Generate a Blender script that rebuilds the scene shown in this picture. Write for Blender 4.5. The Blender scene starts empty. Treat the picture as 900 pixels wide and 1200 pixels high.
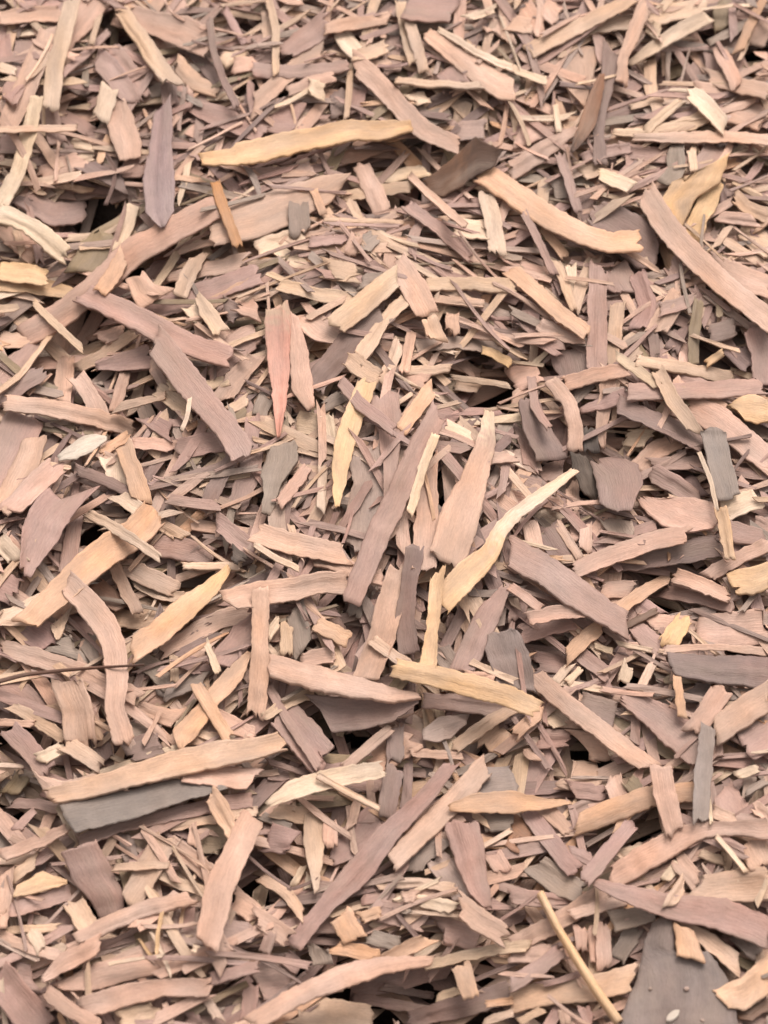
import bpy, math, random
import numpy as np
from mathutils import Vector

# ------------------------------------------------------------------ camera, sky, sun, exposure
scene = bpy.context.scene
R = math.radians
PITCH, FOV, DIST = 55.0, 24.0, 1.10          # looking down on a mulch bed from about 0.9 m up
cam_data = bpy.data.cameras.new('camera')
cam_data.sensor_fit = 'VERTICAL'
cam_data.angle = R(FOV)
cam_data.clip_start, cam_data.clip_end = 0.01, 60.0
cam = bpy.data.objects.new('camera', cam_data)
scene.collection.objects.link(cam)
CAM = np.array([0.0, -DIST * math.cos(R(PITCH)), DIST * math.sin(R(PITCH))])
cam.location = CAM
cam.rotation_euler = (R(90 - PITCH), 0, 0)
cam_data.dof.use_dof = True
cam_data.dof.focus_distance = 1.09
cam_data.dof.aperture_fstop = 7.5
scene.camera = cam

SUN_EL, SUN_AZ = 58.0, 20.0                  # veiled sun, beyond the bed and a little to one side
world = bpy.data.worlds.new('World'); scene.world = world
world.use_nodes = True
wn, wl = world.node_tree.nodes, world.node_tree.links
bg = wn['Background']
sky = wn.new('ShaderNodeTexSky'); sky.sky_type = 'NISHITA'
sky.sun_disc = False
sky.sun_elevation = R(SUN_EL); sky.sun_rotation = R(SUN_AZ)
sky.dust_density = 6.0; sky.air_density = 1.0; sky.ozone_density = 0.4
# an overcast sky is grey, not blue: most of the blue is taken out
hsv = wn.new('ShaderNodeHueSaturation'); hsv.inputs['Saturation'].default_value = 0.04
wl.new(sky.outputs[0], hsv.inputs['Color']); wl.new(hsv.outputs[0], bg.inputs['Color'])
bg.inputs['Strength'].default_value = 0.15
sun_data = bpy.data.lights.new('sun', 'SUN')
sun_data.energy = 1.3; sun_data.angle = R(35); sun_data.color = (1.0, 0.93, 0.84)
sun = bpy.data.objects.new('sun', sun_data); scene.collection.objects.link(sun)
az = R(SUN_AZ)
to_sun = Vector((math.sin(az) * math.cos(R(SUN_EL)), math.cos(az) * math.cos(R(SUN_EL)), math.sin(R(SUN_EL))))
sun.rotation_euler = to_sun.to_track_quat('Z', 'Y').to_euler()
sun.location = to_sun * 3
scene.view_settings.view_transform = 'Standard'
scene.view_settings.look = 'None'
scene.view_settings.gamma = 1.0
scene.view_settings.use_curve_mapping = False
scene.view_settings.exposure = 0.53
scene.cycles.use_denoising = True
scene.cycles.max_bounces = 8

rng = np.random.default_rng(11)
random.seed(11)
C = scene.collection

# ------------------------------------------------------------------ materials
def chip_material(name, rough, grain):
    m = bpy.data.materials.new(name); m.use_nodes = True
    n, l = m.node_tree.nodes, m.node_tree.links
    bsdf = n['Principled BSDF']
    col = n.new('ShaderNodeAttribute'); col.attribute_name = 'Col'
    uv = n.new('ShaderNodeUVMap'); uv.uv_map = 'grain'
    def mapped(sx, sy):
        mp = n.new('ShaderNodeMapping'); mp.inputs['Scale'].default_value = (sx, sy, 1)
        l.new(uv.outputs[0], mp.inputs['Vector']); return mp.outputs[0]
    def noise(vec, scale, detail=3.0, rough=0.55):
        t = n.new('ShaderNodeTexNoise'); t.inputs['Scale'].default_value = scale
        t.inputs['Detail'].default_value = detail; t.inputs['Roughness'].default_value = rough
        l.new(vec, t.inputs['Vector']); return t.outputs['Fac']
    def ramp(fac, a, b, lo, hi):
        r = n.new('ShaderNodeMapRange'); r.inputs['From Min'].default_value = a; r.inputs['From Max'].default_value = b
        r.inputs['To Min'].default_value = lo; r.inputs['To Max'].default_value = hi
        l.new(fac, r.inputs['Value']); return r.outputs[0]
    fibre = noise(mapped(110, 1500), 1.0, 4.0, 0.65)     # streaks along the chip
    blotch = noise(mapped(45, 110), 1.0, 3.0, 0.6)       # stains a centimetre across
    speck = noise(mapped(700, 1100), 1.0, 2.0, 0.6)
    hue = noise(mapped(30, 50), 1.0, 2.0, 0.5)
    v1 = ramp(fibre, 0.28, 0.72, 1.0 - grain, 1.0 + grain)
    v2 = ramp(blotch, 0.3, 0.7, 0.80, 1.13)
    v3 = ramp(speck, 0.3, 0.7, 0.92, 1.07)
    def mul(a, b):
        q = n.new('ShaderNodeMath'); q.operation = 'MULTIPLY'; l.new(a, q.inputs[0]); l.new(b, q.inputs[1]); return q.outputs[0]
    val = mul(mul(v1, v2), v3)
    h = n.new('ShaderNodeHueSaturation')
    l.new(col.outputs['Color'], h.inputs['Color']); l.new(val, h.inputs['Value'])
    l.new(ramp(hue, 0.3, 0.7, 0.94, 1.17), h.inputs['Saturation'])
    stain = noise(mapped(22, 70), 1.0, 4.0, 0.6)         # grey weathering in patches
    mx = n.new('ShaderNodeMix'); mx.data_type = 'RGBA'
    mx.inputs['B'].default_value = (0.24, 0.17, 0.13, 1)
    l.new(ramp(stain, 0.46, 0.72, 0.0, 0.52), mx.inputs['Factor'])
    l.new(h.outputs[0], mx.inputs['A']); l.new(mx.outputs['Result'], bsdf.inputs['Base Color'])
    bsdf.inputs['Roughness'].default_value = rough
    bsdf.inputs['Specular IOR Level'].default_value = 0.35
    b1 = n.new('ShaderNodeBump'); b1.inputs['Strength'].default_value = 0.5; b1.inputs['Distance'].default_value = 0.0009
    l.new(fibre, b1.inputs['Height'])
    b2 = n.new('ShaderNodeBump'); b2.inputs['Strength'].default_value = 0.5; b2.inputs['Distance'].default_value = 0.0016
    l.new(blotch, b2.inputs['Height']); l.new(b1.outputs[0], b2.inputs['Normal'])
    l.new(b2.outputs[0], bsdf.inputs['Normal'])
    return m

WOOD = chip_material('weathered_wood', 0.66, 0.12)
BARK = chip_material('rough_bark', 0.72, 0.22)
SLATE = chip_material('grey_weathered_wood', 0.66, 0.09)

def soil_material():
    m = bpy.data.materials.new('dark_soil'); m.use_nodes = True
    n, l = m.node_tree.nodes, m.node_tree.links
    b = n['Principled BSDF']
    tc = n.new('ShaderNodeTexCoord')
    t = n.new('ShaderNodeTexNoise'); t.inputs['Scale'].default_value = 160; t.inputs['Detail'].default_value = 6
    l.new(tc.outputs['Object'], t.inputs['Vector'])
    r = n.new('ShaderNodeValToRGB')
    r.color_ramp.elements[0].color = (0.02, 0.013, 0.010, 1); r.color_ramp.elements[1].color = (0.10, 0.065, 0.048, 1)
    l.new(t.outputs['Fac'], r.inputs['Fac']); l.new(r.outputs[0], b.inputs['Base Color'])
    b.inputs['Roughness'].default_value = 0.95
    bp = n.new('ShaderNodeBump'); bp.inputs['Distance'].default_value = 0.004
    l.new(t.outputs['Fac'], bp.inputs['Height']); l.new(bp.outputs[0], b.inputs['Normal'])
    return m
SOIL = soil_material()

# ------------------------------------------------------------------ colours (tone as the photograph shows it, turned into a base colour)
TONES = {
    't': (213, 177, 151), 'p': (209, 169, 148), 'm': (178, 143, 130), 'd': (146, 118, 108), 'D': (157, 132, 126),
    'g': (158, 136, 122), 'G': (180, 152, 137), 's': (153, 135, 125), 'S': (138, 118, 110), 'y': (228, 185, 145),
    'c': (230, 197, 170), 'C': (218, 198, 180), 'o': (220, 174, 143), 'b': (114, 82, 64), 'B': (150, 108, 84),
    'r': (220, 160, 142), 'w': (112, 82, 68), 'k': (80, 66, 58), 'O': (154, 130, 105), 'q': (88, 64, 52), 'a': (190, 138, 98),
}
WORDS = {'t': 'tan', 'p': 'pink', 'm': 'mauve', 'd': 'dark mauve', 'D': 'purple-grey', 'g': 'grey', 'G': 'pale grey',
         's': 'blue-grey', 'S': 'slate-grey', 'y': 'yellowish', 'c': 'cream', 'C': 'pale cream', 'o': 'orange-tan',
         'b': 'dark brown', 'B': 'brown', 'r': 'reddish', 'w': 'dark brown', 'a': 'ochre', 'k': 'charcoal', 'O': 'olive brown'}
ALBEDO = 0.72
def lin(v):
    v = v / 255.0
    return v / 12.92 if v <= 0.04045 else ((v + 0.055) / 1.055) ** 2.4
def base_colour(code, jit=0.06):
    c = np.array([lin(v) for v in TONES[code]]) * ALBEDO
    c = c * (1 + rng.normal(0, jit)) * (1 + rng.normal(0, 0.010, 3))
    return np.clip(c, 0.01, 0.85)

# ------------------------------------------------------------------ the bed: a height field that the chips are laid on one after another
X0, X1, Y0, Y1, CELL = -0.34, 0.34, -0.36, 0.46, 0.001
NX, NY = int((X1 - X0) / CELL), int((Y1 - Y0) / CELL)
TH = math.tan(R(FOV / 2))
FWD = np.array([0, math.cos(R(PITCH)), -math.sin(R(PITCH))]); UPV = np.array([0, math.sin(R(PITCH)), math.cos(R(PITCH))])
def rays(px, py):
    sx = (np.asarray(px, float) - 450) / 600 * TH; sy = (600 - np.asarray(py, float)) / 600 * TH
    return FWD + sx[..., None] * np.array([1.0, 0, 0]) + sy[..., None] * UPV
def on_plane(px, py, z0, gx, gy, cx, cy):           # where the view line meets z = z0 + gx (x-cx) + gy (y-cy)
    d = rays(px, py)
    num = z0 + gx * (CAM[0] - cx) + gy * (CAM[1] - cy) - CAM[2]
    t = num / (d[..., 2] - gx * d[..., 0] - gy * d[..., 1])
    return CAM + d * t[..., None]

# hollows of the bed: where, radius, depth
HOLLOWS = [(65, 370, 78, 16), (100, 230, 45, 16), (445, 192, 58, 19), (495, 200, 34, 14), (150, 455, 40, 16), (565, 436, 46, 17), (590, 436, 30, 15), (790, 90, 30, 13),
           (690, 540, 40, 12), (640, 500, 26, 14), (395, 705, 26, 15), (365, 838, 28, 15), (430, 858, 26, 14), (560, 840, 24, 13), (240, 675, 28, 14),
           (110, 610, 35, 14), (150, 25, 30, 12), (95, 130, 26, 14), (30, 45, 24, 14), (880, 250, 30, 13), (780, 292, 28, 14), (640, 750, 26, 14),
           (450, 1165, 60, 15), (570, 1190, 40, 14), (120, 1055, 30, 13), (290, 1030, 32, 14), (20, 925, 30, 13), (365, 965, 30, 12),
           (780, 680, 36, 13), (690, 870, 30, 13), (635, 940, 28, 12), (760, 960, 22, 13), (725, 1110, 24, 13), (160, 290, 26, 14), (205, 310, 20, 14),
           (820, 500, 28, 12), (840, 420, 40, 12), (520, 575, 24, 14), (745, 780, 26, 12), (880, 760, 24, 12), (30, 500, 24, 10), (15, 850, 30, 10),
           (120, 720, 30, 10), (880, 40, 22, 14), (800, 85, 26, 13), (280, 20, 26, 12), (610, 1085, 26, 13), (20, 1195, 30, 12)]
gxs = X0 + (np.arange(NX) + 0.5) * CELL; gys = Y0 + (np.arange(NY) + 0.5) * CELL
GX, GY = np.meshgrid(gxs, gys)
H = -0.024 + 0.007 * np.sin(GX * 23 + 1.0) * np.cos(GY * 19) + 0.004 * np.sin(GX * 41 + GY * 33)
for px, py, rad, dep in ((110, 300, 150, 9), (40, 900, 120, 6), (820, 330, 130, 7), (450, 1170, 170, 6)):      # broad dips
    c = on_plane(np.array(px), np.array(py), 0, 0, 0, 0, 0); r = rad * 0.351 / 900
    H -= dep * 1e-3 * np.exp(-(((GX - c[0]) ** 2 + (GY - c[1]) ** 2) / (r * r)))
HOLE = []
for px, py, rad, dep in HOLLOWS:
    c = on_plane(np.array(px), np.array(py), 0, 0, 0, 0, 0)
    r = rad * 0.351 / 900 * 0.85
    g = np.exp(-(((GX - c[0]) ** 2 + ((GY - c[1]) * 0.9) ** 2) / (r * r)))
    H -= dep * 2.1e-3 * g
    HOLE.append((c[0], c[1], r))
HOLE = np.array(HOLE)
H0 = H.copy()
def hidx(x, y):
    i = np.clip(((x - X0) / CELL).astype(int), 0, NX - 1); j = np.clip(((y - Y0) / CELL).astype(int), 0, NY - 1)
    return j, i
def rest(x, y, wob, pct, smax):
    """plane on which something with this footprint comes to rest"""
    h = H[hidx(x, y)]
    cx, cy = x.mean(), y.mean()
    A = np.c_[x - cx, y - cy, np.ones(len(x))]
    AtA = A.T @ A + np.diag([2e-4, 2e-4, 0]) * len(x) * 0.3
    s = np.linalg.solve(AtA, A.T @ h)
    gx = float(np.clip(s[0] + wob[0], -smax, smax)); gy = float(np.clip(s[1] + wob[1], -smax, smax))
    z0 = float(np.percentile(h - gx * (x - cx) - gy * (y - cy), pct))
    return z0, gx, gy, cx, cy

# ------------------------------------------------------------------ chip geometry: a grid between two ragged edges, with thickness
class Soup:
    def __init__(s): s.v, s.f, s.uv, s.c, s.sm, s.n = [], [], [], [], [], 0
    def add(s, v, f, uv, c, sm):
        if c.ndim == 2:
            s.v.append(v); s.f.append(f + s.n); s.uv.append(uv); s.c.append(c); s.sm.append(sm); s.n += len(v); return
        s.v.append(v); s.f.append(f + s.n); s.uv.append(uv); s.c.append(np.concatenate([np.repeat(c[None, :], len(v) // 2, 0), np.repeat(np.clip(c * 1.02, 0, 0.85)[None, :], len(v) - len(v) // 2, 0)])); s.sm.append(sm); s.n += len(v)
    def build(s, name, mat, origin=None):
        v = np.concatenate(s.v); f = np.concatenate(s.f); uv = np.concatenate(s.uv); c = np.concatenate(s.c); sm = np.concatenate(s.sm)
        o = np.zeros(3) if origin is None else origin
        me = bpy.data.meshes.new(name)
        me.vertices.add(len(v)); me.vertices.foreach_set('co', (v - o).astype(np.float32).ravel())
        me.loops.add(len(f) * 4); me.polygons.add(len(f))
        me.loops.foreach_set('vertex_index', f.astype(np.int32).ravel())
        me.polygons.foreach_set('loop_start', np.arange(len(f), dtype=np.int32) * 4)
        me.polygons.foreach_set('use_smooth', sm)
        me.update(calc_edges=True)
        u = me.uv_layers.new(name='grain'); u.data.foreach_set('uv', uv[f.ravel()].astype(np.float32).ravel())
        a = me.attributes.new('Col', 'FLOAT_COLOR', 'POINT')
        a.data.foreach_set('color', np.c_[c, np.ones(len(c))].astype(np.float32).ravel())
        me.materials.append(mat)
        ob = bpy.data.objects.new(name, me); ob.location = o; C.objects.link(ob)
        return ob
_faces = {}
def grid_faces(nu, nv):
    if (nu, nv) not in _faces:
        i, j = np.meshgrid(np.arange(nu - 1), np.arange(nv - 1), indexing='ij')
        a = (i * nv + j).ravel(); top = np.c_[a, a + nv, a + nv + 1, a + 1]
        N = nu * nv
        bot = top[:, ::-1] + N
        ring = np.r_[np.arange(nv), (np.arange(1, nu) * nv + nv - 1), ((nu - 1) * nv + np.arange(nv - 2, -1, -1)), np.arange(nu - 2, 0, -1) * nv]
        r2 = np.roll(ring, -1)
        side = np.c_[ring, r2, r2 + N, ring + N]
        f = np.concatenate([top, bot, side]); sm = np.r_[np.ones(len(top), bool), np.zeros(len(bot) + len(side), bool)]
        _faces[(nu, nv)] = (f, sm)
    return _faces[(nu, nv)]
def thicken(P, nrm, th, U, V, edge):
    """P (nu,nv,3) upper surface -> closed chip; U, V grain coordinates in metres"""
    nu, nv = P.shape[:2]
    top = P.copy()
    if edge > 0:
        top[:, 0] -= nrm * edge; top[:, -1] -= nrm * edge; top[0] -= nrm * edge * 0.6; top[-1] -= nrm * edge * 0.6
    bot = P - nrm * th
    f, sm = grid_faces(nu, nv)
    uv = np.stack([U, V], -1).reshape(-1, 2) + rng.uniform(0, 40, 2)
    uv2 = uv + np.array([0, th])
    # outward winding
    a, b, c = top[0, 0], top[1, 0], top[0, 1]
    if np.dot(np.cross(b - a, c - a), nrm) < 0: f = f[:, ::-1]
    return np.concatenate([top.reshape(-1, 3), bot.reshape(-1, 3)]), f, np.concatenate([uv, uv2]), sm
def wobble(n, step):
    """smooth noise of n samples, about 1 high"""
    k = max(3, int(n / step) + 3)
    return np.interp(np.linspace(0, k - 1.001, n), np.arange(k), rng.normal(0, 1, k))
def stamp(P, th):
    """mark the upper surface of a chip in the height field"""
    nu, nv = P.shape[:2]
    L = np.linalg.norm(P[-1] - P[0], axis=1).max() * 1.1; W = np.linalg.norm(P[:, -1] - P[:, 0], axis=1).max()
    a = max(2, int(L / CELL * 1.3)); b = max(2, int(W / CELL * 1.5))
    ui = np.linspace(0, nu - 1, a); vi = np.linspace(0, nv - 1, b)
    u0 = np.minimum(ui.astype(int), nu - 2); v0 = np.minimum(vi.astype(int), nv - 2)
    fu = (ui - u0)[:, None, None]; fv = (vi - v0)[None, :, None]
    Q = (P[u0][:, v0] * (1 - fu) * (1 - fv) + P[u0 + 1][:, v0] * fu * (1 - fv) + P[u0][:, v0 + 1] * (1 - fu) * fv + P[u0 + 1][:, v0 + 1] * fu * fv).reshape(-1, 3)
    j, i = hidx(Q[:, 0], Q[:, 1])
    np.maximum.at(H, (j, i), Q[:, 2])

# ------------------------------------------------------------------ the setting: dark soil under the mulch
def ground_sheet():
    # fine under the bed, wide flat skirt around it, one sheet
    step = 6
    xs = np.r_[-6, -2, -0.6, gxs[::step], 0.6, 2, 6]; ys = np.r_[-6, -2, -0.6, gys[::step], 0.7, 2, 6]
    z = np.full((len(ys), len(xs)), -0.03)
    z[3:-3, 3:-3] = H0[::step, ::step] - 0.004
    V = np.stack([np.broadcast_to(xs, z.shape), np.broadcast_to(ys[:, None], z.shape), z], -1).reshape(-1, 3)
    i, j = np.meshgrid(np.arange(len(ys) - 1), np.arange(len(xs) - 1), indexing='ij')
    a = (i * len(xs) + j).ravel()
    me = bpy.data.meshes.new('ground'); me.from_pydata(V.tolist(), [], np.c_[a, a + 1, a + 1 + len(xs), a + len(xs)].tolist())
    me.polygons.foreach_set('use_smooth', np.ones(len(me.polygons), bool))
    me.materials.append(SOIL)
    o = bpy.data.objects.new('ground', me); o['kind'] = 'structure'; C.objects.link(o)
ground_sheet()

# ------------------------------------------------------------------ the deep litter: thousands of small chips, laid one on another
FILLCODES = list('tttttpppppppmmmmmmmddgGGcoO')
def loose_chip(cx, cy, L, W, ang, th, code, pct=78, smax=0.30, wob=0.04, nu=6, nv=3, soup=None, lift=0.0):
    u = np.linspace(-0.5, 0.5, nu); v = np.linspace(-0.5, 0.5, nv)
    U, V = np.meshgrid(u, v, indexing='ij')
    taper = 1 - rng.uniform(0, 0.35) * np.abs(u - rng.choice([-0.5, 0.5])) ** rng.uniform(1, 2.5)
    side = (taper * (1 + 0.06 * rng.normal(0, 1, nu)))[:, None]
    ends = np.zeros((nu, nv)); ends[0] = rng.normal(0, 0.35 * W / L, nv); ends[-1] = rng.normal(0, 0.35 * W / L, nv)
    ends[0] += v * rng.normal(0, 0.9) * W / L; ends[-1] += v * rng.normal(0, 0.9) * W / L
    bend = rng.normal(0, 0.025) * L * (u ** 2 * 4 - 0.5)[:, None]
    lx = (U + ends) * L; ly = V * W * side + bend
    ca, sa = math.cos(ang), math.sin(ang)
    x = cx + lx * ca - ly * sa; y = cy + lx * sa + ly * ca
    z0, gx, gy, mx, my = rest(x.ravel(), y.ravel(), rng.normal(0, wob, 2), pct, smax)
    nrm = np.array([-gx, -gy, 1.0]); nrm /= np.linalg.norm(nrm)
    curl = rng.normal(0, 0.02) * L * ((U * 2) ** 2 - 0.4) + rng.normal(0, 0.05) * W * ((V * 2) ** 2) + rng.normal(0, 0.0002, (nu, nv))
    z = z0 + th + lift + gx * (x - mx) + gy * (y - my) + curl
    P = np.stack([x, y, z], -1)
    v_, f_, uv_, sm_ = thicken(P, nrm, th, lx, ly, 0.0)
    soup.add(v_, f_, uv_, base_colour(code, 0.08), np.zeros_like(sm_))
    stamp(P, th)
# how the litter lies: combed one way in some places, tumbled in others (place, reach, direction)
COMBED = [(450, 640, 150, 78), (430, 1130, 190, 14), (620, 330, 150, -28), (180, 280, 150, 32), (520, 270, 110, -4), (800, 180, 150, 14), (380, 90, 150, 18),
          (770, 690, 150, -30), (250, 760, 130, 40), (80, 900, 120, -40), (850, 470, 110, -25), (60, 560, 110, 62), (700, 980, 130, 28), (330, 330, 90, 20)]
CW = [(on_plane(np.array(a), np.array(b), 0, 0, 0, 0, 0), r * 0.351 / 900, math.radians(d)) for a, b, r, d in COMBED]
def lie(x, y):
    best = max(((math.exp(-((x - c[0]) ** 2 + (y - c[1]) ** 2) / (r * r)), d) for c, r, d in CW))
    return best[1] + rng.normal(0, 0.35) if rng.random() < best[0] * 0.8 else rng.uniform(0, math.tau)
def scatter(n, lrange, wrange, trange, soup, hole_keep, box=None, **kw):
    bx = box or (X0 + 0.01, X1 - 0.01, Y0 + 0.01, Y1 - 0.01)
    e = np.linspace(-0.5, 0.5, 7)
    for k in range(n):
        x = rng.uniform(bx[0], bx[1]); y = rng.uniform(bx[2], bx[3])
        L = lrange[0] * (lrange[1] / lrange[0]) ** rng.random(); W = min(wrange[0] * (wrange[1] / wrange[0]) ** rng.random(), L * rng.uniform(0.14, 0.34))
        ang = lie(x, y)
        ex, ey = x + e * L * math.cos(ang), y + e * L * math.sin(ang)
        d = (((HOLE[:, 0] - ex[:, None]) ** 2 + (HOLE[:, 1] - ey[:, None]) ** 2) / (HOLE[:, 2] * 1.0) ** 2).min()
        if d < 1 and rng.random() > hole_keep: continue
        loose_chip(x, y, L, W, ang, rng.uniform(*trange), random.choice(FILLCODES), soup=soup, **kw)
litter = Soup()
FRAME = (-0.235, 0.235, -0.285, 0.365)
scatter(2600, (0.028, 0.085), (0.005, 0.014), (0.0005, 0.0012), litter, 0.30)
scatter(2600, (0.028, 0.085), (0.005, 0.014), (0.0005, 0.0012), litter, 0.10)

# the bed goes on around the part in view: the same loose litter, laid side by side
patch = litter.build('mulch_bed', WOOD)
spots = [(a * 0.67, b * 0.81) for a in (-1, 0, 1) for b in (-1, 0, 1) if (a, b) != (0, 0)]
for q, (dx, dy) in enumerate(spots):
    o = patch if q == 0 else patch.copy()
    if q: C.objects.link(o)
    o.location = (dx, dy, -0.002)
    o['kind'] = 'stuff'; o['label'] = 'bed of loose weathered wood chips continuing around the pile'; o['category'] = 'mulch'

scatter(2600, (0.026, 0.080), (0.004, 0.011), (0.0004, 0.0009), litter, 0.04, box=FRAME)
scatter(1500, (0.020, 0.065), (0.0025, 0.007), (0.0003, 0.0008), litter, 0.03, box=FRAME)
scatter(220, (0.016, 0.050), (0.0010, 0.0026), (0.0003, 0.0006), litter, 0.12, box=FRAME)

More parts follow.
